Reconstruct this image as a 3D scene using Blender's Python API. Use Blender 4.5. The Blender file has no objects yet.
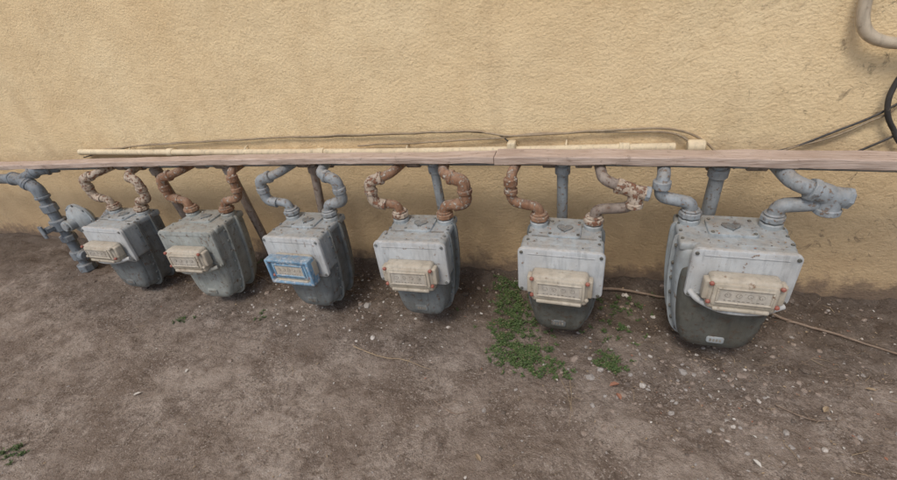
import bpy, bmesh, math, random
import numpy as np
from mathutils import Vector, Matrix, noise
random.seed(7); np.random.seed(7)
sc = bpy.context.scene
rad = math.radians

# ------------------------------------------------------------------ materials
def mk(name):
    m = bpy.data.materials.new(name); m.use_nodes = True
    nt = m.node_tree; nt.nodes.clear()
    out = nt.nodes.new('ShaderNodeOutputMaterial'); b = nt.nodes.new('ShaderNodeBsdfPrincipled')
    nt.links.new(b.outputs[0], out.inputs[0])
    geo = nt.nodes.new('ShaderNodeNewGeometry')
    return m, nt, b, geo.outputs['Position']
def scalev(nt, pos, s):
    n = nt.nodes.new('ShaderNodeVectorMath'); n.operation = 'MULTIPLY'
    nt.links.new(pos, n.inputs[0]); n.inputs[1].default_value = s; return n.outputs[0]
def nz(nt, pos, scale, detail=4, rough=.6, dist=0.0):
    n = nt.nodes.new('ShaderNodeTexNoise'); n.inputs['Scale'].default_value = scale
    n.inputs['Detail'].default_value = min(detail, 5); n.inputs['Roughness'].default_value = rough
    n.inputs['Distortion'].default_value = dist
    nt.links.new(pos, n.inputs['Vector']); return n.outputs['Fac']
def ramp(nt, fac, stops, interp='LINEAR'):
    r = nt.nodes.new('ShaderNodeValToRGB'); cr = r.color_ramp; cr.interpolation = interp
    while len(cr.elements) < len(stops): cr.elements.new(.5)
    for e, (p, c) in zip(cr.elements, stops):
        e.position = p; e.color = (c[0], c[1], c[2], 1) if not isinstance(c, (int, float)) else (c, c, c, 1)
    nt.links.new(fac, r.inputs[0]); return r.outputs[0]
def mix(nt, fac, a, b, mode='MIX'):
    n = nt.nodes.new('ShaderNodeMix'); n.data_type = 'RGBA'; n.blend_type = mode
    if isinstance(fac, (int, float)): n.inputs[0].default_value = fac
    else: nt.links.new(fac, n.inputs[0])
    for v, i in ((a, 6), (b, 7)):
        if isinstance(v, tuple): n.inputs[i].default_value = (v[0], v[1], v[2], 1)
        else: nt.links.new(v, n.inputs[i])
    return n.outputs[2]
def math_n(nt, op, a, b):
    n = nt.nodes.new('ShaderNodeMath'); n.operation = op
    for v, i in ((a, 0), (b, 1)):
        if isinstance(v, (int, float)): n.inputs[i].default_value = v
        else: nt.links.new(v, n.inputs[i])
    return n.outputs[0]
def bump(nt, b, h, strength, dist, prev=None):
    n = nt.nodes.new('ShaderNodeBump'); n.inputs['Strength'].default_value = strength
    n.inputs['Distance'].default_value = dist; nt.links.new(h, n.inputs['Height'])
    if prev is not None: nt.links.new(prev, n.inputs['Normal'])
    nt.links.new(n.outputs[0], b.inputs['Normal']); return n.outputs[0]

def worn(name, a, b_, spot, spot_lo=.60, spot_hi=.68, scale=18, rough=.55, metal=0.0, bd=.0015, bs=.6, dust=(.34, .285, .22), dust_amt=.55, grime=.62):
    m, nt, b, pos = mk(name)
    base = mix(nt, ramp(nt, nz(nt, pos, scale, 4), [(.35, 0.0), (.65, 1.0)]), a, b_)
    # brownish grime film in broad patches
    gf = nz(nt, scalev(nt, pos, (1, 1, .6)), 9, 5, .7)
    base = mix(nt, ramp(nt, gf, [(.44, 0.0), (.66, grime)]), base, tuple(x*y for x, y in zip(a, (.66, .58, .50))))
    g = [n for n in nt.nodes if n.type == 'NEW_GEOMETRY'][0]
    sx = nt.nodes.new('ShaderNodeSeparateXYZ'); nt.links.new(g.outputs['Normal'], sx.inputs[0])
    up = ramp(nt, sx.outputs[2], [(.3, 0.0), (1.0, dust_amt)])
    dn = math_n(nt, 'MULTIPLY', up, ramp(nt, nz(nt, pos, scale*1.9, 5, .7), [(.38, 0.05), (.62, 1.0)]))
    c = mix(nt, dn, base, dust)
    st = nz(nt, scalev(nt, pos, (1.0, 1.0, .18)), 60, 3, .6)
    c = mix(nt, ramp(nt, st, [(.50, 0.0), (.74, .6)]), c, tuple(x*.45 for x in a))
    sp = ramp(nt, nz(nt, pos, scale*2.3, 5, .7), [(spot_lo, 0.0), (spot_hi, 1.0)])
    c = mix(nt, sp, c, spot)
    nt.links.new(c, b.inputs['Base Color'])
    b.inputs['Roughness'].default_value = rough+.08
    b.inputs['Metallic'].default_value = metal
    h = math_n(nt, 'ADD', nz(nt, pos, 240, 3, .6), math_n(nt, 'MULTIPLY', sp, 1.2))
    bump(nt, b, h, bs, bd)
    return m

M_blue   = worn('meter_paint_bluegrey', (.385, .415, .415), (.30, .33, .335), (.17, .12, .085), .62, .68)
M_pale   = worn('meter_paint_front_pale', (.52, .53, .515), (.44, .455, .45), (.25, .17, .115), .625, .68, grime=.4)
M_body   = worn('meter_case_grey', (.20, .215, .21), (.14, .152, .148), (.12, .085, .06), .55, .66)
M_green  = worn('meter_case_greygreen', (.35, .365, .335), (.26, .275, .25), (.17, .125, .09), .57, .67)
M_dark   = worn('meter_case_olive', (.125, .125, .105), (.085, .087, .075), (.085, .06, .04), .53, .67)
M_cream  = worn('index_cover_cream', (.52, .465, .37), (.42, .37, .285), (.23, .15, .095), .60, .72, dust_amt=.3, grime=.5)
M_white  = worn('index_face', (.56, .52, .44), (.44, .40, .34), (.31, .26, .21), .58, .76, rough=.25, scale=40)
M_teal   = worn('index_frame_blue', (.13, .27, .42), (.26, .40, .50), (.46, .48, .48), .53, .60)
M_red    = worn('seal_red', (.42, .13, .09), (.30, .10, .07), (.15, .08, .05), .62, .7)
M_ink    = worn('print_dark', (.17, .15, .12), (.27, .24, .20), (.36, .32, .26), .55, .7, dust_amt=.1)
M_rust   = worn('rusty_pipe', (.235, .115, .06), (.36, .21, .125), (.48, .42, .34), .55, .62, scale=26, rough=.8, bd=.003, bs=.8)
M_rustp  = worn('flaking_cream_pipe', (.56, .47, .37), (.45, .345, .25), (.22, .10, .055), .51, .57, scale=24, rough=.7, bd=.003, bs=.8)
M_galv   = worn('grey_painted_pipe', (.33, .355, .365), (.245, .27, .28), (.20, .135, .09), .56, .64, scale=24, rough=.55, bd=.002)
M_dgalv  = worn('dark_blue_grey_pipe', (.17, .195, .215), (.24, .265, .28), (.13, .095, .07), .56, .65, scale=24, rough=.6, bd=.002)
M_brownp = worn('brown_steel_pipe', (.24, .19, .155), (.32, .27, .225), (.16, .09, .055), .55, .65, scale=24, rough=.75, bd=.003)
M_cond   = worn('conduit_cream_paint', (.78, .65, .43), (.69, .565, .37), (.40, .31, .21), .64, .72, rough=.6, dust_amt=.15, grime=.3)
M_cable  = worn('cable_sheath_tan', (.38, .29, .18), (.27, .20, .125), (.13, .10, .07), .6, .7)
M_cabled = worn('cable_sheath_black', (.035, .033, .03), (.06, .055, .05), (.14, .11, .08), .62, .72)
M_hose   = worn('hose_beige', (.55, .46, .33), (.46, .38, .28), (.28, .22, .15), .64, .74, rough=.5, grime=.35)
M_bark   = worn('twig_bark', (.28, .205, .15), (.18, .125, .09), (.36, .29, .22), .6, .7, scale=50, rough=.9)

def wood():
    m, nt, b, pos = mk('weathered_wood')
    gr = nz(nt, scalev(nt, pos, (1.2, 26, 26)), 9, 5, .65, .6)
    c = ramp(nt, gr, [(.28, (.22, .15, .11)), (.42, (.43, .32, .25)), (.58, (.55, .435, .355)), (.8, (.62, .52, .44))])
    st = nz(nt, pos, 2.6, 4)
    c = mix(nt, ramp(nt, st, [(.50, 0.0), (.70, .5)]), c, (.31, .22, .165))
    c = mix(nt, ramp(nt, nz(nt, pos, 40, 4, .7), [(.60, 0.0), (.70, .6)]), c, (.16, .11, .08))
    nt.links.new(c, b.inputs['Base Color']); b.inputs['Roughness'].default_value = .85
    bump(nt, b, gr, .7, .004); return m
M_wood = wood()

def stucco():
    m, nt, b, pos = mk('yellow_stucco')
    big = nz(nt, pos, 1.1, 3, .55); med = nz(nt, pos, 7, 5, .68)
    c = mix(nt, ramp(nt, big, [(.35, 0.0), (.65, 1.0)]), (.755, .565, .320), (.82, .65, .395))
    c = mix(nt, ramp(nt, med, [(.44, 0.0), (.72, .45)]), c, (.64, .465, .255))
    fl = nz(nt, pos, 110, 3, .65)
    c = mix(nt, ramp(nt, fl, [(.54, 0.0), (.70, .45)]), c, (.45, .315, .165))
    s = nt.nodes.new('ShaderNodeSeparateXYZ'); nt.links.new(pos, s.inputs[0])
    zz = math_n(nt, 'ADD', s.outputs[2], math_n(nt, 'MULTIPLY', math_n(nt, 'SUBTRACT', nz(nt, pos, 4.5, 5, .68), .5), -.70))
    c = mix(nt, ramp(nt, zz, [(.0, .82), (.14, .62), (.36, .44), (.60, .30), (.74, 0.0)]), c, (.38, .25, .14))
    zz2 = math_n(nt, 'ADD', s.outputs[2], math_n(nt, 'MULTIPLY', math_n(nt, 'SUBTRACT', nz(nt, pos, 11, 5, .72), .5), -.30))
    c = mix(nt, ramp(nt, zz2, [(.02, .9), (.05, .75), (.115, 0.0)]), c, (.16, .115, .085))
    stn = nz(nt, scalev(nt, pos, (1, 1, .12)), 7, 5, .62)
    c = mix(nt, ramp(nt, stn, [(.54, 0.0), (.76, .34)]), c, (.46, .325, .185))
    # sparse dark scuffs everywhere, more to the right
    sc1 = ramp(nt, nz(nt, scalev(nt, pos, (1, 1, 1.8)), 21, 5, .8, .6), [(.665, 0.0), (.72, .6)])
    c = mix(nt, sc1, c, (.27, .19, .11))
    xm = ramp(nt, math_n(nt, 'MULTIPLY', math_n(nt, 'SUBTRACT', s.outputs[0], .25), 1.6), [(0.0, 0.0), (1.0, 1.0)])
    mil = math_n(nt, 'MULTIPLY', xm, ramp(nt, nz(nt, pos, 16, 5, .75, .8), [(.58, 0.0), (.67, .8)]))
    c = mix(nt, mil, c, (.19, .14, .09))
    nt.links.new(c, b.inputs['Base Color']); b.inputs['Roughness'].default_value = .93
    b.inputs['Specular IOR Level'].default_value = .2
    h = math_n(nt, 'ADD', nz(nt, scalev(nt, pos, (1, 1, 1.25)), 85, 4, .62, .15), math_n(nt, 'MULTIPLY', nz(nt, pos, 20, 2, .5), 1.0))
    bump(nt, b, h, .62, .0085); return m
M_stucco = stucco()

def dirt():
    m, nt, b, pos = mk('dirt')
    c = mix(nt, ramp(nt, nz(nt, pos, 2.6, 5, .65), [(.38, 0.0), (.60, 1.0)]), (.235, .18, .138), (.395, .325, .265))
    c = mix(nt, ramp(nt, nz(nt, pos, 8, 5, .75), [(.46, 0.0), (.62, .8)]), c, (.165, .122, .092))
    # grit: strength of the speckle itself varies over the ground
    patch = ramp(nt, nz(nt, pos, 4.2, 4, .65), [(.38, .25), (.62, 1.0)])
    c = mix(nt, math_n(nt, 'MULTIPLY', patch, ramp(nt, nz(nt, pos, 70, 4, .75), [(.46, 0.0), (.64, .85)])), c, (.105, .077, .058))
    c = mix(nt, math_n(nt, 'MULTIPLY', patch, ramp(nt, nz(nt, pos, 130, 3, .7), [(.56, 0.0), (.65, .8)])), c, (.52, .45, .38))
    c = mix(nt, ramp(nt, nz(nt, pos, 30, 5, .8, .4), [(.58, 0.0), (.67, .5)]), c, (.48, .41, .34))
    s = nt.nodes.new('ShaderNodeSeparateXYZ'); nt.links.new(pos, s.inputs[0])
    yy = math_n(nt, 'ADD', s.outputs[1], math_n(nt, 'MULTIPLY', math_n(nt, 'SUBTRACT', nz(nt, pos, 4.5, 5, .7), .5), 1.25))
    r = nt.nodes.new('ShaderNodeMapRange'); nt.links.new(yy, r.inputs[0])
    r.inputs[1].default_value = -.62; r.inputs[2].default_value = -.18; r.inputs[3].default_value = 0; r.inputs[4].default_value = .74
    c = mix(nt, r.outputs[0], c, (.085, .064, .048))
    nt.links.new(c, b.inputs['Base Color']); b.inputs['Roughness'].default_value = .96
    b.inputs['Specular IOR Level'].default_value = .15
    h = math_n(nt, 'ADD', nz(nt, pos, 36, 5, .78), math_n(nt, 'MULTIPLY', nz(nt, pos, 170, 3, .7), .4))
    bump(nt, b, h, 1.0, .016); return m
M_dirt = dirt()
def simple(name, a, b_, scale=60, rough=.9, bs=.5):
    m, nt, b, pos = mk(name)
    nt.links.new(ramp(nt, nz(nt, pos, scale, 4), [(.3, a), (.7, b_)]), b.inputs['Base Color'])
    b.inputs['Roughness'].default_value = rough
    return m
M_s1 = simple('stone_brown', (.22, .168, .13), (.34, .27, .215))
M_s2 = simple('stone_grey', (.27, .24, .21), (.38, .34, .30))
M_s3 = simple('stone_pale', (.43, .385, .335), (.55, .50, .44))
M_s4 = simple('stone_dark', (.10, .078, .06), (.165, .13, .105))
M_l1 = simple('leaf_green', (.045, .08, .022), (.09, .14, .04), 30, .6)
M_l2 = simple('leaf_lime', (.10, .16, .045), (.15, .21, .07), 30, .6)
M_l3 = simple('leaf_dry', (.37, .28, .17), (.24, .17, .11), 40, .8)
M_l4 = simple('leaf_rust', (.38, .18, .11), (.27, .13, .08), 40, .8)
M_flake = simple('paint_flake', (.58, .55, .49), (.44, .40, .34), 40, .8)

# ------------------------------------------------------------------ mesh builder
class MB:
    def __init__(s): s.v = []; s.f = []; s.mi = []; s.mats = []
    def m(s, mat):
        if mat not in s.mats: s.mats.append(mat)
        return s.mats.index(mat)
    def add(s, vs, fs, mat):
        o = len(s.v); k = s.m(mat); s.v += [tuple(x) for x in vs]
        for f in fs: s.f.append([i+o for i in f]); s.mi.append(k)
    def obj(s, name, parent=None, loc=None, sharp=38, flat=False):
        me = bpy.data.meshes.new(name); me.from_pydata(s.v, [], s.f)
        for m in s.mats: me.materials.append(m)
        me.polygons.foreach_set('material_index', s.mi)
        if not flat:
            me.shade_smooth(); me.set_sharp_from_angle(angle=rad(sharp))
        me.update()
        o = bpy.data.objects.new(name, me); sc.collection.objects.link(o)
        if parent: o.parent = parent
        if loc: o.location = loc
        return o
def empty(name, loc=(0, 0, 0)):
    e = bpy.data.objects.new(name, None); e.location = loc; e.empty_display_size = .05
    sc.collection.objects.link(e); return e
def rbox(mb, c, s, bev, mat, seg=3, rot=None):
    bm = bmesh.new(); bmesh.ops.create_cube(bm, size=1)
    for v in bm.verts: v.co = Vector((v.co.x*s[0], v.co.y*s[1], v.co.z*s[2]))
    if bev > 0: bmesh.ops.bevel(bm, geom=bm.edges[:], offset=bev, segments=seg, affect='EDGES', profile=.5)
    bm.verts.index_update(); M = rot or Matrix.Identity(3)
    mb.add([(M @ v.co)+Vector(c) for v in bm.verts], [[v.index for v in f.verts] for f in bm.faces], mat); bm.free()
def plate(mb, c, w, h, t, r, mat, bev=.003, axis='Y', n=6):
    def ring(ins):
        pts = []; R = max(r-ins, .0005)
        for sx, sz, a0 in ((1, 1, 0), (-1, 1, 90), (-1, -1, 180), (1, -1, 270)):
            for k in range(n+1):
                a = rad(a0+90*k/n); pts.append((sx*(w/2-r)+R*math.cos(a), sz*(h/2-r)+R*math.sin(a)))
        return pts
    lay = [(t/2, 0), (-t/2+bev, 0), (-t/2+bev*.3, bev*.35), (-t/2, bev)]
    vs = []; fs = []; N = 4*(n+1)
    for d, ins in lay:
        for a, bb in ring(ins):
            vs.append((c[0]+a, c[1]+d, c[2]+bb) if axis == 'Y' else (c[0]+a, c[1]+bb, c[2]-d))
    for l in range(len(lay)-1):
        for i in range(N):
            j = (i+1) % N; fs.append([l*N+i, l*N+j, (l+1)*N+j, (l+1)*N+i])
    fs.append([i for i in range(N)][::-1]); fs.append([(len(lay)-1)*N+i for i in range(N)])
    mb.add(vs, fs, mat)
def fillet(pts, r, n=7):
    P = [Vector(p) for p in pts]; out = [P[0]]
    for i in range(1, len(P)-1):
        a = P[i-1]-P[i]; b = P[i+1]-P[i]; d = min(r, a.length*.49, b.length*.49)
        A = P[i]+a.normalized()*d; B = P[i]+b.normalized()*d
        for k in range(n+1):
            t = k/n; out.append(A*(1-t)**2+P[i]*2*t*(1-t)+B*t*t)
    out.append(P[-1]); return out
def sweep(mb, pts, r, mat, sides=18, cap=True, ph=0):
    P = [Vector(p) for p in pts]; n = len(P)
    R = r if isinstance(r, (list, tuple)) else [r]*n
    T = []
    for i in range(n):
        t = P[min(i+1, n-1)]-P[max(i-1, 0)]
        T.append(t.normalized() if t.length > 1e-9 else Vector((0, 0, 1)))
    up = Vector((0, 0, 1)) if abs(T[0].z) < .9 else Vector((0, 1, 0))
    N = (up-T[0]*up.dot(T[0])).normalized(); vs = []; fs = []
    for i in range(n):
        N = (N-T[i]*N.dot(T[i])).normalized(); B = T[i].cross(N)
        for k in range(sides):
            a = 2*math.pi*k/sides+ph; vs.append(P[i]+(N*math.cos(a)+B*math.sin(a))*R[i])
    for i in range(n-1):
        for k in range(sides):
            j = (k+1) % sides; fs.append([i*sides+k, i*sides+j, (i+1)*sides+j, (i+1)*sides+k])
    if cap: fs.append(list(range(sides))[::-1]); fs.append([(n-1)*sides+k for k in range(sides)])
    mb.add(vs, fs, mat)
def cyl(mb, a, b, r, mat, sides=20, e=.003, r2=None):
    a = Vector(a); b = Vector(b); d = (b-a).normalized(); r2 = r2 or r
    e = min(e, (b-a).length*.4)
    sweep(mb, [a, a+d*e, b-d*e, b], [r-e, r, r2, r2-e], mat, sides)
def pipe(mb, pts, r, mat, fm=None, fr=.05, elbows=True):
    fm = fm or mat; P = [Vector(p) for p in pts]
    sweep(mb, fillet(P, fr), r, mat)
    if not elbows: return
    for i in range(1, len(P)-1):
        a = P[i-1]-P[i]; b = P[i+1]-P[i]
        L1 = min(fr*1.02, a.length*.47); L2 = min(fr*1.02, b.length*.47)
        A = P[i]+a.normalized()*L1; B = P[i]+b.normalized()*L2
        sweep(mb, fillet([A, P[i], B], fr), r*1.2, fm)
        for q, d in ((A, a.normalized()), (B, b.normalized())):
            cyl(mb, q-d*.008, q+d*.008, r*1.38, fm, 18, .003)
def leafq(mb, p, d, n, L_, W, mat):
    s = d.cross(n).normalized(); k = n*(W*.25)
    mb.add([p, p+d*L_*.35+s*W*.5+k, p+d*L_*.75+s*W*.42+k, p+d*L_, p+d*L_*.75-s*W*.42+k, p+d*L_*.35-s*W*.5+k, p+d*L_*.5], [[0, 1, 2, 6], [6, 2, 3], [0, 6, 4, 5], [6, 3, 4]], mat)
def cr(pts, n=10):
    P = [Vector(p) for p in pts]; P = [P[0]*2-P[1]]+P+[P[-1]*2-P[-2]]; o = []
    for i in range(1, len(P)-2):
        for k in range(n):
            t = k/n; a, b1, c, d = P[i-1:i+3]
            o.append(.5*((2*b1)+(c-a)*t+(2*a-5*b1+4*c-d)*t*t+(3*b1-a-3*c+d)*t**3))
    o.append(P[-2]); return o

# ------------------------------------------------------------------ ground
def gh(x, y):
    h = .012*noise.noise(Vector((x*1.3, y*1.3, 0)))+.012*noise.noise(Vector((x*4, y*4, 3)))
    h += .011*noise.noise(Vector((x*11, y*11, 7)))+.0055*noise.noise(Vector((x*32, y*32, 1)))
    k = noise.noise(Vector((x*2.2, y*2.2, 21)))
    if k > 0: h += .006*min(1, k*3)*noise.noise(Vector((x*55, y*55, 5)))
    n = max(0, min(1, (y+.42)/.42)); h += .032*n*n*(.7+.9*noise.noise(Vector((x*3.1, 4.2, 0))))
    if y > -.6: h += .013*min(1, n+.25)*noise.noise(Vector((x*20, y*20, 9)))
    return h
xs = np.concatenate([[-60, -30, -15, -9, -6.5], np.arange(-5, -3.4, .04), np.arange(-3.4, 1.9, .0078), np.arange(1.9, 3, .04), [4, 6, 9, 15, 30, 60]])
ys = np.concatenate([[-60, -30, -15, -8, -4.5, -3], np.arange(-2.4, -1.5, .03), np.arange(-1.5, .0, .0078), [.02, .12]])
V = [(x, y, gh(x, y)) for y in ys for x in xs]; nx = len(xs)
F = [(j*nx+i, j*nx+i+1, (j+1)*nx+i+1, (j+1)*nx+i) for j in range(len(ys)-1) for i in range(nx-1)]
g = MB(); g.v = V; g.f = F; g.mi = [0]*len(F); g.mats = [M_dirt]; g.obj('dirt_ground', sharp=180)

# ------------------------------------------------------------------ wall
wx = np.concatenate([[-14, -9, -6], np.arange(-4.6, 2.2, .03), [3, 5, 9]])
wz = np.concatenate([[-.3], np.arange(-.05, 2.2, .03), [3, 4.2]])
def wy(x, z):
    return .014*noise.noise(Vector((x*1.1, z*1.1, 5)))+.006*noise.noise(Vector((x*5, z*5, 2)))
V = [(x, wy(x, z), z) for z in wz for x in wx]; nx = len(wx); nzr = len(wz)
F = [(j*nx+i, j*nx+i+1, (j+1)*nx+i+1, (j+1)*nx+i) for j in range(nzr-1) for i in range(nx-1)]
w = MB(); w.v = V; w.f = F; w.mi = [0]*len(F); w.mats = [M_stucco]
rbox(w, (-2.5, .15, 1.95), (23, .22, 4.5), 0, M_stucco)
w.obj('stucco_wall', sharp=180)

# ------------------------------------------------------------------ wooden board + header
bz = [(-4.6, .655), (-3.2, .690), (-2.05, .718), (-1.18, .733), (.05, .737), (.85, .720), (1.8, .690)]
def boardz(x): return float(np.interp(x, [a for a, _ in bz], [b for _, b in bz]))
def smz(x): return sum(boardz(x+d) for d in (-.3, -.2, -.1, 0, .1, .2, .3))/7
def plank(mb, x0, x1, y0, y1, th, dz):
    n = int((x1-x0)/.04)+1; vs = []; fs = []
    prof = [(y0+.003, -th), (y0, -th+.003), (y0, -.003), (y0+.003, 0), (y1-.003, 0), (y1, -.003), (y1, -th+.003), (y1-.003, -th)]
    for i in range(n+1):
        x = x0+(x1-x0)*i/n
        for k, (yy, zz) in enumerate(prof):
            j = .0034*noise.noise(Vector((x*8, k*3.1, dz*50)))
            vs.append((x, yy+j+.003*math.sin(x*1.7), smz(x)+zz+dz+j))
    for i in range(n):
        for k in range(8): fs.append([i*8+k, (i+1)*8+k, (i+1)*8+(k+1) % 8, i*8+(k+1) % 8])
    fs.append(list(range(8))); fs.append([n*8+k for k in range(8)][::-1]); mb.add(vs, fs, M_wood)
b = MB(); plank(b, -4.6, -.345, -.282, -.218, .027, -.001); plank(b, -.341, 1.8, -.290, -.210, .031, .002)
b.obj('wooden_board', sharp=30)
h = MB()
HX = [x for x in np.arange(-3.05, 1.0, .12)]
sweep(h, [(x, -.188, smz(x)-.050) for x in HX], .022, M_galv)
for cx in (-2.32, -1.775, -1.183, -.645, -.085, .47):
    for dx in (-.06, .06): cyl(h, (cx+dx-.03, -.188, smz(cx)-.050), (cx+dx+.03, -.188, smz(cx)-.050), .030, M_brownp)
h.obj('gas_header_pipe')

# ------------------------------------------------------------------ gas meters
def outline(w, H, n=10):
    key = [(0, 0), (.20, 0), (.31, .012), (.385, .05), (.43, .11), (.465, .19), (.485, .27)]
    R = [(a*w, z*H/.395) for a, z in key]
    R += [(.49*w, H-.05), (.485*w, H-.02), (.465*w, H-.006), (.43*w, H), (.2*w, H)]
    for _ in range(2):
        Q = [R[0]]
        for i in range(len(R)-1):
            a, b2 = R[i], R[i+1]
            Q.append((a[0]*.75+b2[0]*.25, a[1]*.75+b2[1]*.25)); Q.append((a[0]*.25+b2[0]*.75, a[1]*.25+b2[1]*.75))
        Q.append(R[-1]); R = Q
    L = [(-a, z) for a, z in reversed(R) if a > 1e-6]
    return R+L
def loft_y(mb, out, H, rings, mat, w):
    N = len(out); vs = []; fs = []; cz = H*.55
    for y, ins in rings:
        sx = (w/2-ins)/(w/2); sz = (H/2-ins)/(H/2)
        for a, z in out: vs.append((a*sx, y, cz+(z-cz)*sz))
    for l in range(len(rings)-1):
        for i in range(N):
            j = (i+1) % N; fs.append([l*N+i, l*N+j, (l+1)*N+j, (l+1)*N+i])
    fs.append(list(range(N))); fs.append([(len(rings)-1)*N+i for i in range(N)][::-1])
    mb.add(vs, fs, mat)

def meter(cx, cy, ztop, H, w, pw, poff, case, head, low, front, pl, pr, style=0, yaw=0):
    idx = M_cream
    e = empty('gas_meter', (cx, cy, ztop-H)); e.rotation_euler = (rad(random.uniform(-1.8, 1.8)), rad(random.uniform(-1.6, 1.6)), rad(yaw))
    out = outline(w, H); mb = MB()
    rings = [(.112, .055), (.110, .035), (.100, .018), (.082, .009), (.046, .007), (.046, -.007), (.036, -.007), (.036, .008),
             (-.036, .008), (-.036, -.006), (-.046, -.006), (-.046, .007), (-.078, .009), (-.097, .018), (-.108, .034), (-.112, .055)]
    loft_y(mb, out, H, rings, case, w)
    tot = len(out); acc = 0; prev = Vector((out[0][0], out[0][1]))
    for i in range(1, tot+1):
        p = Vector((out[i % tot][0], out[i % tot][1])); acc += (p-prev).length; prev = p
        if acc > .052:
            acc = 0
            for y in (-.052, .052):
                q = ((p.x)*(1-.006/(w/2)), (p.y-H*.55)*(1-.006/(H/2))+H*.55)
                cyl(mb, (q[0], y-.006, q[1]), (q[0], y+.006, q[1]), .0062, low, 6, .001)
    mb.obj('case', e, sharp=32)
    mb = MB(); o2 = outline(w*.86, H*.80)
    loft_y(mb, o2, H*.80, [(-.100, .0), (-.112, .004), (-.122, .016), (-.128, .034), (-.130, .06)], low, w*.86)
    for v in range(len(mb.v)): mb.v[v] = (mb.v[v][0], mb.v[v][1], mb.v[v][2]+.012)
    plate(mb, (0.0, -.1305, .065), .055, .028, .006, .008, case, .002)
    for k in range(4): rbox(mb, (-.015+k*.010, -.1338, .065), (.006, .0014, .012), 0, M_ink)
    mb.obj('front_pan', e, sharp=40)
    mb = MB(); hh = .175
    rbox(mb, (poff, -.075, H-hh/2+.004), (pw-.012, .095, hh), .016, head, 4)
    plate(mb, (poff, -.126, H-hh/2-.002), pw, hh+.018, .014, .022, front, .006)
    for dz in (-1, 1): rbox(mb, (poff, -.1335, H-hh/2-.002+dz*(hh/2-.012)), (pw-.07, .004, .004), .0018, front, 2)
    rbox(mb, (0, .004, H-.012), (w*.94, .205, .034), .012, head, 4)
    plate(mb, (0, .010, H+.008), w*.42, .110, .012, .018, head, .004, 'Z')
    for sx in (-1, 1):
        for sy in (-1, 1): cyl(mb, (sx*w*.175, .010+sy*.043, H+.008), (sx*w*.175, .010+sy*.043, H+.018), .006, low, 6, .001)
    hp = []
    for k in range(24):
        t = 2*math.pi*k/24; hp.append((.0018*16*math.sin(t)**3, .0018*(13*math.cos(t)-5*math.cos(2*t)-2*math.cos(3*t)-math.cos(4*t))+.008))
    vs = [(a, c2, H+.012) for a, c2 in hp]+[(a, c2, H+.0185) for a, c2 in hp]+[(a*.9, c2*.9, H+.020) for a, c2 in hp]
    fs = [[l*24+k, l*24+(k+1) % 24, (l+1)*24+(k+1) % 24, (l+1)*24+k][::-1] for l in (0, 1) for k in range(24)]+[[48+k for k in range(24)][::-1]]
    mb.add(vs, fs, M_body)
    for sx in (-1, 1):
        for k in range(4):
            cyl(mb, (sx*(w*.44), -.07+k*.05, H+.002), (sx*(w*.44), -.07+k*.05, H+.009), .0055, low, 6, .001)
    for sx in (-1, 1):
        for sz in (-1, 1): cyl(mb, (poff+sx*(pw/2-.014), -.132, H-hh/2-.002+sz*(hh/2-.006)), (poff+sx*(pw/2-.014), -.138, H-hh/2-.002+sz*(hh/2-.006)), .006, low, 8, .001)
    for _ in range(45):
        x = random.uniform(-w*.44, w*.44); y = random.uniform(-.11, .09); a = random.uniform(0, 6.28)
        zz = H+.0062 if abs(x) > w*.21 or abs(y-.01) > .055 else H+.0145
        d = Vector((math.cos(a), math.sin(a), .15)).normalized(); n2 = Vector((0, .1, 1)); n2 = (n2-d*n2.dot(d)).normalized(); l = random.uniform(.003, .009)
        leafq(mb, Vector((x, y, zz)), d, n2, l, l*.6, random.choice((M_l3, M_s1, M_l4, M_s4)))
    mb.obj('head', e, sharp=35)
    mb = MB(); ic = (poff+.004, -.158, H-.125); iw = .196; ih = .118
    if style == 1: ic = (poff-.0, -.160, H-.11); iw = .215; ih = .095
    fr = M_teal if style == 2 else idx
    rbox(mb, ic, (iw, .060, ih), .016, idx, 4)
    plate(mb, (ic[0], ic[1]-.032, ic[2]+.006), iw*.90, ih*.72, .010, .014, fr, .005)
    ww = iw*.72; wh = ih*.40; zc = ic[2]+.008
    for dz in (-1, 1): rbox(mb, (ic[0], ic[1]-.0385, zc+dz*(wh/2+.003)), (ww+.012, .008, .007), .003, fr, 3)
    for dx in (-1, 1): rbox(mb, (ic[0]+dx*(ww/2+.003), ic[1]-.0385, zc), (.007, .008, wh), .003, fr, 3)
    rbox(mb, (ic[0], ic[1]-.0375, zc), (ww, .003, wh), 0, M_white)
    nd = 4 if style in (0, 3) else 5
    for k in range(nd):
        x = ic[0]+(k-(nd-1)/2)*ww/(nd+.6)
        cyl(mb, (x, ic[1]-.039, zc+.004), (x, ic[1]-.0400, zc+.004), .0080, M_ink, 16, .0004)
        cyl(mb, (x, ic[1]-.0400, zc+.004), (x, ic[1]-.0407, zc+.004), .0068, M_white, 16, .0003)
        a = random.uniform(0, 6.28)
        rbox(mb, (x+.003*math.cos(a), ic[1]-.0410, zc+.004+.003*math.sin(a)), (.006, .0006, .0012), 0, M_ink, rot=Matrix.Rotation(-a, 3, 'Y'))
    for k in range(9): rbox(mb, (ic[0]+(k-4)*ww/11, ic[1]-.0392, zc-wh/2+.006), (.005+.003*random.random(), .0008, .0025), 0, M_ink)
    rbox(mb, (ic[0], ic[1]-.030, ic[2]-ih/2+.010), (iw*.8, .018, .014), .005, idx, 3)
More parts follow.
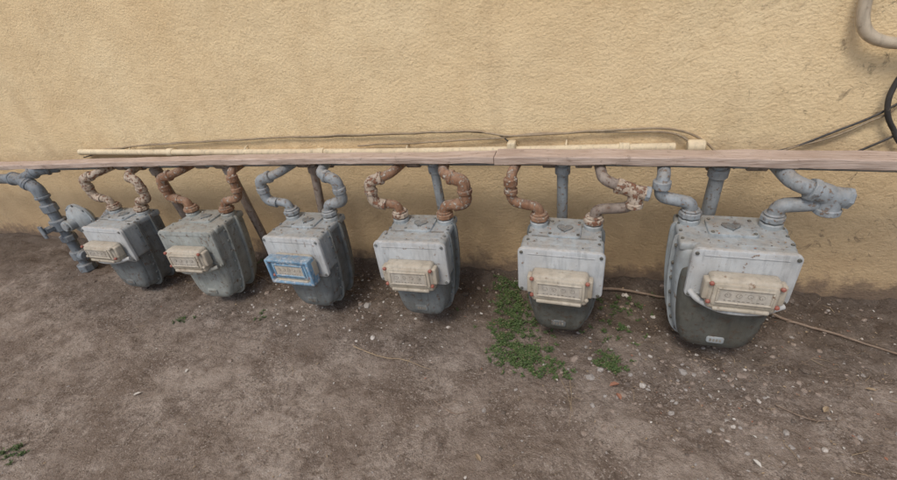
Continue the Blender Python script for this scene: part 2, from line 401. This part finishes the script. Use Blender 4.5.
    for sx in (-1, 1):
        rbox(mb, (ic[0]+sx*(iw/2+.004), ic[1]-.004, ic[2]+.01), (.020, .036, ih*.62), .006, idx, 3)
        for sz in (-1, 1):
            p = (ic[0]+sx*(iw/2-.004), ic[1]-.026, ic[2]+.010+sz*ih*.30)
            cyl(mb, p, (p[0], p[1]-.012, p[2]), .0070, M_red if random.random() < .75 else idx, 12, .003)
    if style == 2:
        for dz in (-1, 1): rbox(mb, (ic[0], ic[1]-.020, ic[2]+dz*(ih/2-.004)), (iw+.012, .050, .014), .005, M_teal, 3)
        for dx in (-1, 1): rbox(mb, (ic[0]+dx*(iw/2+.006), ic[1]-.020, ic[2]), (.014, .050, ih+.004), .005, M_teal, 3)
    if style == 1 or style == 3:
        sweep(mb, cr([(ic[0]-iw/2-.04, ic[1]+.03, ic[2]-ih*.28), (ic[0]-iw/2-.01, ic[1]+.005, ic[2]-ih*.45), (ic[0]-iw*.2, ic[1]-.02, ic[2]-ih*.56), (ic[0]+iw*.3, ic[1]-.015, ic[2]-ih*.54), (ic[0]+iw/2+.03, ic[1]+.012, ic[2]-ih*.42)], 6), .010, front)
    mb.obj('index_box', e, sharp=35)
    zt = smz(cx)-(ztop-H)-.050; hy = -.188-cy
    for sx, P in ((-1, pl), (1, pr)):
        mat, kind, rr, fm = P; mb = MB(); hx = sx*.105*(w/.30)
        cyl(mb, (hx, .045, H-.02), (hx, .045, H+.022), .034, head, 24, .004)
        cyl(mb, (hx, .045, H+.022), (hx, .045, H+.030), .026, mat, 20, .002)
        cyl(mb, (hx, .045, H+.026), (hx, .045, H+.048), .0365, fm, 8, .004)
        cyl(mb, (hx, .045, H+.048), (hx, .045, H+.056), .030, fm, 20, .003)
        ox = hx+sx*(.098+random.uniform(-.008, .008)); j = random.uniform(-.008, .008)
        if kind == 'up':
            pipe(mb, [(hx, .045, H+.04), (hx+.004*sx, .043, H+.078), (ox+j, .040, H+.098), (ox+j, .040, zt-.03), (ox+j-sx*.004, .055, zt-.004), (ox+j-.01*sx, hy, zt)], rr, mat, fm, .034, False)
            cyl(mb, (ox+j, .040, H+.130), (ox+j, .040, H+.152), rr*1.35, fm, 16)
            cyl(mb, (ox+j, .040, zt-.050), (ox+j, .040, zt-.020), rr*1.38, fm, 16)
        elif kind == 'in':
            ay = random.uniform(-.012, .012)
            pipe(mb, [(hx, .045, H+.04), (hx+.006*sx, .043, H+.080), (ox+j, .035+ay, H+.100), (ox+j*.5, .030+ay, zt-.030), (ox-sx*.085, .045, zt-.010), (ox-sx*.11, hy, zt)], rr, mat, fm, .036, False)
            A = Vector((ox+j, .035+ay, H+.100)); B = Vector((ox+j*.5, .030+ay, zt-.030)); d = (B-A).normalized()
            sweep(mb, fillet([A+Vector((-sx*.05, .003, -.012)), A, A+d*.05], .034), rr*1.2, fm)
            sweep(mb, fillet([B-d*.045, B, B+Vector((-sx*.050, .009, .012))], .034), rr*1.22, fm)
            cyl(mb, A+d*.042, A+d*.058, rr*1.4, fm, 16); cyl(mb, B-d*.05, B-d*.034, rr*1.42, fm, 16)
            q = B+Vector((-sx*.05, .009, .012)); dd = Vector((-sx, .18, .24)).normalized()
            cyl(mb, q-dd*.009, q+dd*.009, rr*1.42, fm, 16)
        else:
            ox2 = hx+sx*.120
            B = Vector((ox2+.008, .030, zt-.050))
            pipe(mb, [(hx, .045, H+.04), (hx+.006*sx, .043, H+.082), (ox2, .040, H+.098), B, (ox2-.10, .032, zt-.012), (hx+.0, hy, zt)], rr, mat, fm, .036, False)
            sweep(mb, fillet([B-Vector((0, 0, .05)), B, B+Vector((-.055, 0, .018))], .034), rr*1.3, fm)
            cyl(mb, B+Vector((0, 0, -.060)), B+Vector((0, 0, -.040)), rr*1.5, fm, 16)
            cyl(mb, B+Vector((-.045, 0, .014)), B+Vector((-.065, 0, .021)), rr*1.5, fm, 8)
            cyl(mb, B+Vector((-.02, 0, .002)), B+Vector((.034, -.002, -.005)), rr*1.25, fm, 16)
            cyl(mb, B+Vector((.028, -.002, -.004)), B+Vector((.044, -.002, -.007)), rr*1.4, M_galv, 8)
        mb.obj('inlet_pipe' if sx < 0 else 'outlet_pipe', e, sharp=40)
    return e

meter(-2.335, -.350, .428, .390, .30, .300, 0.0, M_body, M_blue, M_body, M_pale, (M_rustp, 'in', .019, M_rustp), (M_rustp, 'in', .018, M_rustp), 1, -2)
meter(-1.785, -.355, .440, .402, .30, .310, -.015, M_green, M_green, M_green, M_green, (M_rust, 'in', .019, M_rust), (M_rust, 'up', .019, M_rust), 3, 3)
meter(-1.185, -.352, .450, .392, .29, .295, -.005, M_body, M_blue, M_body, M_pale, (M_galv, 'in', .019, M_galv), (M_galv, 'in', .020, M_galv), 2, -2)
meter(-.648, -.355, .460, .380, .28, .300, -.008, M_body, M_blue, M_body, M_pale, (M_rust, 'in', .019, M_rustp), (M_rust, 'in', .021, M_rust), 0, 1)
meter(-.085, -.355, .471, .392, .28, .298, -.003, M_body, M_blue, M_dark, M_pale, (M_rust, 'up', .019, M_rust), (M_brownp, 'big', .019, M_rustp), 0, -1)
meter(.447, -.350, .500, .428, .345, .298, .020, M_blue, M_blue, M_dark, M_pale, (M_galv, 'up', .021, M_galv), (M_galv, 'big', .024, M_galv), 3, -1)

def riser(x, mat, r=.021, y0=-.215, y1=-.13, x1=None):
    mb = MB(); z = smz(x)-.05; x1 = x if x1 is None else x1
    pipe(mb, [(x, y0, z), (x1, y1, .02)], r, mat, elbows=False)
    d = (Vector((x1, y1, .02))-Vector((x, y0, z))).normalized(); p = Vector((x, y0, z))
    cyl(mb, p+d*.01, p+d*.045, r*1.35, mat, 18); mb.obj('gas_riser_pipe')
riser(.415, M_galv, .024); riser(-.10, M_galv, .021); riser(-.61, M_galv, .019); riser(-1.18, M_brownp, .019, x1=-1.28, y1=-.16)
riser(-1.66, M_brownp, .021); riser(-2.13, M_brownp, .021)

# left-hand service assembly
e = empty('gas_service_pipe_assembly', (-2.95, -.30, 0)); mb = MB()
X0, Y0 = -2.97, -.30
def L(x, y, z): return (x+2.95, y+.30, z)
pipe(mb, [L(X0, Y0, -.03), L(X0, Y0, .56), L(X0-.10, Y0, .62), L(-3.6, Y0+.02, .60)], .028, M_dgalv, M_dgalv, .05)
pipe(mb, [L(X0-.09, Y0, .615), L(X0+.02, Y0+.05, .655), L(X0+.08, -.188, .640)], .026, M_dgalv, M_dgalv, .04)
for z, l, r, s in ((.44, .05, .042, 8), (.33, .07, .046, 20), (.24, .04, .044, 8), (.12, .06, .044, 20), (.03, .05, .050, 8)):
    cyl(mb, L(X0, Y0, z-l/2), L(X0, Y0, z+l/2), r, M_dgalv, s, .006)
cyl(mb, L(X0, Y0-.04, .33), L(X0, Y0-.09, .33), .020, M_dgalv, 6); rbox(mb, L(X0, Y0-.10, .33), (.03, .012, .08), .005, M_dgalv)
cyl(mb, L(X0-.04, Y0, .12), L(X0+.07, Y0-.01, .12), .030, M_dgalv, 20)
pipe(mb, [L(X0, Y0, .33), L(X0+.10, Y0, .33), L(X0+.20, Y0+.0, .335)], .024, M_galv, M_galv, .04, False)
mb.obj('service_pipes', e)
e = empty('gas_pressure_regulator', (-2.76, -.30, .37)); mb = MB()
sweep(mb, [(0, .05, 0), (0, .045, 0), (0, .02, 0), (0, .006, 0), (0, .006, 0), (0, -.006, 0), (0, -.006, 0), (0, -.022, 0), (0, -.040, 0), (0, -.046, 0)],
      [.03, .05, .078, .086, .098, .098, .086, .078, .045, .03], M_blue, 36)
for k in range(8):
    a = k*math.pi/4; cyl(mb, (.091*math.cos(a), -.012, .091*math.sin(a)), (.091*math.cos(a), .012, .091*math.sin(a)), .006, M_dgalv, 6, .001)
cyl(mb, (0, -.04, 0), (0, -.085, 0), .030, M_blue, 20); cyl(mb, (0, -.085, 0), (0, -.10, 0), .024, M_galv, 8)
pipe(mb, [(-.16, .03, -.035), (.02, .05, -.035), (.10, .04, -.03), (.22, .045, .05)], .024, M_galv, M_galv, .04, False)
cyl(mb, (-.09, .035, -.035), (-.06, .04, -.035), .034, M_galv, 8); mb.obj('regulator_body', e)

# ------------------------------------------------------------------ conduit and cables on the wall
e = empty('wall_conduit', (0, 0, 0)); mb = MB()
sweep(mb, [(x, -.030+.003*math.sin(x*3), .670+.008*math.sin(x*1.3)) for x in np.arange(-2.9, .37, .1)], .017, M_cond)
for x in (-2.2, -1.25, -.32, .12):
    z = .670+.008*math.sin(x*1.3); cyl(mb, (x-.02, -.030, z), (x+.02, -.030, z), .022, M_cond)
for x in (-2.5, -1.7, -.8, -.1):
    z = .670+.008*math.sin(x*1.3); sweep(mb, fillet([(x, .0, z+.028), (x, -.02, z+.022), (x, -.049, z), (x, -.02, z-.022), (x, .0, z-.028)], .015), .004, M_cond, 8)
cyl(mb, (.34, -.030, .676), (.40, -.030, .676), .026, M_cond, 20, .004)
rbox(mb, (-.32, -.035, .680), (.035, .05, .055), .008, M_cond); mb.obj('conduit', e)
def cable(name, pts, r, mat):
    mb = MB(); P = cr(pts); P = [p+Vector((0, 0, .005*noise.noise(p*9))) for p in P]; sweep(mb, P, r, mat, 10); mb.obj(name)
cable('wall_cable', [(-2.86, -.02, .655), (-2.79, -.02, .68), (-2.1, -.022, .718), (-1.35, -.02, .738), (-.9, -.022, .745), (-.5, -.02, .748), (-.42, -.02, .738), (-.30, -.025, .726), (-.1, -.02, .735), (.17, -.02, .745), (.30, -.02, .735), (.37, -.02, .712), (.43, -.03, .665), (.46, -.05, .60)], .0045, M_cable)
cable('wall_cable', [(-2.9, -.03, .64), (-2.4, -.018, .705), (-1.7, -.018, .731), (-1.2, -.018, .736), (-.6, -.018, .745), (-.40, -.018, .734), (-.34, -.02, .705), (-.33, -.03, .68)], .0032, M_cabled)
cable('wall_cable', [(-1.05, -.02, .690), (-.75, -.02, .700), (-.4, -.02, .715), (-.2, -.018, .733), (.1, -.018, .733), (.28, -.018, .723), (.36, -.03, .690)], .0038, M_cable)
cable('wall_cable', [(.50, -.06, .60), (.60, -.03, .648), (.70, -.02, .672), (.80, -.02, .728), (.88, -.02, .77), (.97, -.02, .84), (1.1, -.02, .9)], .0040, M_cabled)
cable('wall_cable', [(.52, -.10, .62), (.64, -.03, .655), (.76, -.02, .69), (.86, -.02, .745), (.93, -.02, .80), (.95, -.02, .95)], .0038, M_cable)
cable('wall_cable', [(1.05, -.02, 1.0), (.925, -.03, .93), (.895, -.035, .86), (.905, -.035, .79), (.94, -.03, .73), (1.0, -.03, .66), (1.2, -.03, .55)], .008, M_cabled)
cable('wall_cable', [(.86, -.02, .64), (.95, -.025, .70), (1.05, -.03, .78), (1.2, -.03, .8)], .004, M_cabled)
cable('garden_hose', [(.765, -.045, 1.40), (.745, -.045, 1.25), (.742, -.045, 1.13), (.758, -.048, 1.055), (.80, -.05, 1.015), (.87, -.05, 1.000), (.96, -.05, 1.02), (1.02, -.05, 1.09), (1.03, -.05, 1.25), (.98, -.045, 1.42), (.87, -.04, 1.48), (.765, -.07, 1.42), (.745, -.085, 1.2)], .017, M_hose)

# ------------------------------------------------------------------ gravel, litter
def ico(sub):
    bm = bmesh.new(); bmesh.ops.create_icosphere(bm, subdivisions=sub, radius=1); bm.verts.index_update()
    r = (np.array([v.co[:] for v in bm.verts]), [[v.index for v in f.verts] for f in bm.faces]); bm.free(); return r
I1, I2 = ico(1), ico(2)
mb = MB(); mats = [M_s1, M_s2, M_s3, M_s4]
def stone(x, y, s, mat, I):
    v, f = I; v = v*(1+np.random.uniform(-.24, .24, (len(v), 1)))
    a = random.uniform(0, 6.28); c, q = math.cos(a), math.sin(a)
    v = v*np.array([1, random.uniform(.55, .95), random.uniform(.4, .75)])*s
    x2 = v[:, 0]*c-v[:, 1]*q; y2 = v[:, 0]*q+v[:, 1]*c; z = gh(x, y)+s*.05
    mb.add(list(zip((x2+x).tolist(), (y2+y).tolist(), (v[:, 2]+z).tolist())), f, mat)
for i in range(21000):
    x = random.uniform(-3.6, 1.9); y = -random.uniform(.02, 1.45)
    dens = noise.noise(Vector((x*1.7, y*1.7, 11)))+.45*noise.noise(Vector((x*6, y*6, 2)))
    if dens < random.uniform(-.55, .45): continue
    s = min(.010, random.lognormvariate(-6.2, .45))
    stone(x, y, s, random.choices(mats, (6, 2, .45, 2.6))[0], I1)
for i in range(260):
    x = random.gauss(.38, .40); y = -abs(random.gauss(.60, .17))
    stone(x, y, random.uniform(.004, .010), random.choices(mats, (5, 3, .5, 2))[0], I2)
for i in range(900):    # clods along the bank
    x = random.uniform(-3.2, 1.5); y = -abs(random.gauss(.06, .19))-.015
    stone(x, y, min(.02, random.lognormvariate(-5.0, .4)), random.choices((M_dirt, M_s1, M_s4, M_s2, M_s3), (10, 3, 3, 1, .3))[0], I2)
for i in range(260):    # pale crumbs below the middle meters
    x = random.gauss(-1.25, .38); y = -abs(random.gauss(.36, .12))
    stone(x, y, random.uniform(.0025, .009), random.choices((M_s3, M_flake, M_s2, M_s1), (2, 1.5, 3, 4))[0], I1)
for x, y, s, m in ((.04, -.60, .019, M_s2), (.075, -.56, .014, M_s2), (.15, -.66, .015, M_s1), (.22, -.60, .013, M_s3), (.36, -.52, .017, M_s2), (.55, -.50, .016, M_s1), (-.88, -.55, .013, M_s3), (-1.45, -.8, .012, M_s1), (.62, -.72, .012, M_s2), (-.02, -.52, .02, M_s1), (.3, -.71, .012, M_s2), (-1.0, -.35, .02, M_s2), (-1.3, -.30, .018, M_s1)):
    stone(x, y, s, m, I2)
mb.obj('gravel', flat=True)

def weeds(name, blobs):
    mb = MB()
    for bx, by, sx, sy, cnt, hgt in blobs:
        for _ in range(cnt):
            x = random.gauss(bx, sx); y = min(-.02, random.gauss(by, sy)); z = gh(x, y)
            if noise.noise(Vector((x*22, y*22, 3))) < random.uniform(-.5, .05): continue
            for s in range(random.randint(4, 8)):
                a = random.uniform(0, 6.28); el = random.uniform(.2, 1.3); ln = random.uniform(.4, 1.2)*hgt
                d = Vector((math.cos(a)*math.cos(el), math.sin(a)*math.cos(el), math.sin(el))); p0 = Vector((x, y, z)); p1 = p0+d*ln
                sweep(mb, [p0, (p0+p1)/2+Vector((0, 0, .002)), p1], [.0007, .0006, .0004], M_l1, 3, False)
                for k in range(random.randint(5, 9)):
                    q = p0.lerp(p1, random.uniform(.25, 1.0)); aa = random.uniform(0, 6.28)
                    dd = Vector((math.cos(aa), math.sin(aa), random.uniform(-.1, .7))).normalized()
                    nn = Vector((random.uniform(-.4, .4), random.uniform(-.4, .4), 1)).normalized()
                    nn = (nn-dd*nn.dot(dd)).normalized(); l = random.uniform(.003, .0068)
                    leafq(mb, q, dd, nn, l, l*.6, random.choices((M_l1, M_l2, M_l3), (6, 3.4, .5))[0])
    mb.obj(name, flat=True)
weeds('weed_patch', [(-.31, -.24, .045, .07, 120, .026), (-.29, -.40, .050, .06, 120, .022), (-.22, -.54, .055, .045, 170, .020), (-.36, -.12, .05, .03, 40, .026), (-.12, -.60, .04, .025, 55, .016), (-.26, -.36, .09, .14, 90, .014)])
weeds('weed_patch', [(.115, -.53, .028, .024, 70, .020), (.12, -.36, .05, .05, 30, .02), (.16, -.22, .08, .05, 45, .020)])
weeds('weed_patch', [(-1.92, -.61, .03, .02, 10, .016), (-1.98, -1.36, .03, .02, 16, .02), (-1.5, -.5, .02, .02, 6, .015), (-.8, -.2, .07, .03, 12, .016), (-1.6, -.1, .2, .02, 14, .02)])

mb = MB()
for i in range(1900):
    r = random.random()
    if r < .35: x = random.gauss(.55, .35); y = -abs(random.gauss(.45, .25))
    elif r < .7: x = random.uniform(-2.6, .3); y = -random.uniform(.05, .42)
    else: x = random.uniform(-3, 1.5); y = -random.uniform(.05, 1.4)
    a = random.uniform(0, 6.28); d = Vector((math.cos(a), math.sin(a), random.uniform(-.1, .35))).normalized()
    n = Vector((random.uniform(-.4, .4), random.uniform(-.4, .4), 1)); n = (n-d*n.dot(d)).normalized(); l = random.uniform(.003, .012)
    leafq(mb, Vector((x, y, gh(x, y)+.003)), d, n, l, l*random.uniform(.25, .7), random.choices((M_l3, M_l4, M_flake, M_bark), (5, .8, 1.3, 4))[0])
for x, y, l, m in ((.14, -.62, .042, M_l4), (.13, -.66, .035, M_l4), (-.28, -1.02, .03, M_l3), (-1.72, -1.02, .03, M_flake), (.52, -.86, .028, M_flake), (-1.6, -.9, .02, M_flake), (.9, -.5, .03, M_l3), (.75, -.62, .03, M_l3)):
    a = random.uniform(0, 6.28); d = Vector((math.cos(a), math.sin(a), .15)).normalized(); n = Vector((0, .2, 1)); n = (n-d*n.dot(d)).normalized()
    leafq(mb, Vector((x, y, gh(x, y)+.006)), d, n, l, l*.5, m)
mb.obj('leaf_litter', flat=True)

def twig(pts, r, mat=M_bark, kids=3):
    mb = MB(); P = cr([(x, y, gh(x, y)+z) for x, y, z in pts], 8)
    P = [p+Vector((.003*noise.noise(p*30), .004*noise.noise(p*25+Vector((4, 4, 4))), 0)) for p in P]
    sweep(mb, P, [r*(1-.6*i/len(P)) for i in range(len(P))], mat, 7)
    for _ in range(kids):
        i = random.randint(2, len(P)-3); a = random.uniform(0, 6.28); q = P[i]
        sweep(mb, [q, q+Vector((math.cos(a)*.02, math.sin(a)*.02, .003)), q+Vector((math.cos(a)*.04, math.sin(a)*.03, .002))], [r*.5, r*.4, r*.2], mat, 5)
    mb.obj('twig')
twig([(.66, -.12, .03), (.75, -.19, .012), (.9, -.24, .01), (1.08, -.31, .012), (1.3, -.36, .01)], .006)
twig([(-.93, -.63, .012), (-.8, -.655, .010), (-.68, -.66, .012), (-.56, -.69, .010)], .0030, M_l3)
twig([(.02, -.10, .02), (.15, -.11, .025), (.30, -.13, .02), (.42, -.14, .02)], .007, kids=1)
twig([(-.03, -.64, .005), (-.02, -.74, .006), (-.025, -.83, .006)], .0016, M_l3)
twig([(-.06, -.65, .005), (-.03, -.72, .006), (-.01, -.80, .006)], .0014, M_l3)
twig([(-.5, -.82, .007), (-.42, -.86, .006), (-.36, -.84, .006)], .0024)
twig([(.62, -.62, .007), (.7, -.66, .008), (.80, -.64, .007)], .0025)
twig([(-1.9, -.25, .015), (-1.75, -.22, .02), (-1.62, -.27, .015)], .0035)
straw = MB()
for i in range(150):
    if i % 3: x = random.gauss(.6, .35); y = -abs(random.gauss(.5, .22))
    else: x = random.uniform(-2.8, 1.2); y = -random.uniform(.05, .9)
    a = random.uniform(0, 6.28); l = random.uniform(.015, .06)
    p0 = Vector((x, y, gh(x, y)+.004)); x2, y2 = x+l*math.cos(a), y+l*math.sin(a)
    sweep(straw, [p0, Vector(((x+x2)/2+.004, (y+y2)/2, gh((x+x2)/2, (y+y2)/2)+.006)), Vector((x2, y2, gh(x2, y2)+.004))], [.0011, .0010, .0006], random.choice((M_l3, M_bark, M_bark)), 5)
straw.obj('straw_debris')

# ------------------------------------------------------------------ light and camera
W = bpy.data.worlds.new('World'); sc.world = W; W.use_nodes = True
nt = W.node_tree; bg = nt.nodes['Background']; sk = nt.nodes.new('ShaderNodeTexSky'); sk.sky_type = 'NISHITA'
sk.sun_disc = False; EL, AZ = 57, 190   # azimuth measured clockwise from +Y
sk.sun_elevation = rad(EL); sk.sun_rotation = rad(AZ); sk.air_density = 1.0; sk.dust_density = 2.5; sk.ozone_density = .8
nt.links.new(sk.outputs[0], bg.inputs[0]); bg.inputs[1].default_value = .145
ld = bpy.data.lights.new('sun', 'SUN'); ld.energy = 1.5; ld.angle = rad(18); ld.color = (1, .96, .91)
lo = bpy.data.objects.new('sun', ld); sc.collection.objects.link(lo)
sd = Vector((math.sin(rad(AZ))*math.cos(rad(EL)), math.cos(rad(AZ))*math.cos(rad(EL)), math.sin(rad(EL))))
lo.rotation_euler = sd.to_track_quat('Z', 'Y').to_euler(); lo.location = sd*8

cd = bpy.data.cameras.new('camera'); cam = bpy.data.objects.new('camera', cd); sc.collection.objects.link(cam)
cd.sensor_width = 36; cd.lens = 17.7; cd.clip_start = .02; cd.clip_end = 500
X = Vector((.9529, .2816, -.113)).normalized(); Z = Vector((.2985, -.8042, .5137)); Z = (Z-X*Z.dot(X)).normalized(); Y = Z.cross(X)
Mx = Matrix((X, Y, Z)).transposed().to_4x4(); Mx.translation = (0, -1.8, 1.33); cam.matrix_world = Mx
sc.camera = cam
sc.view_settings.view_transform = 'Standard'; sc.view_settings.look = 'None'; sc.view_settings.exposure = 0
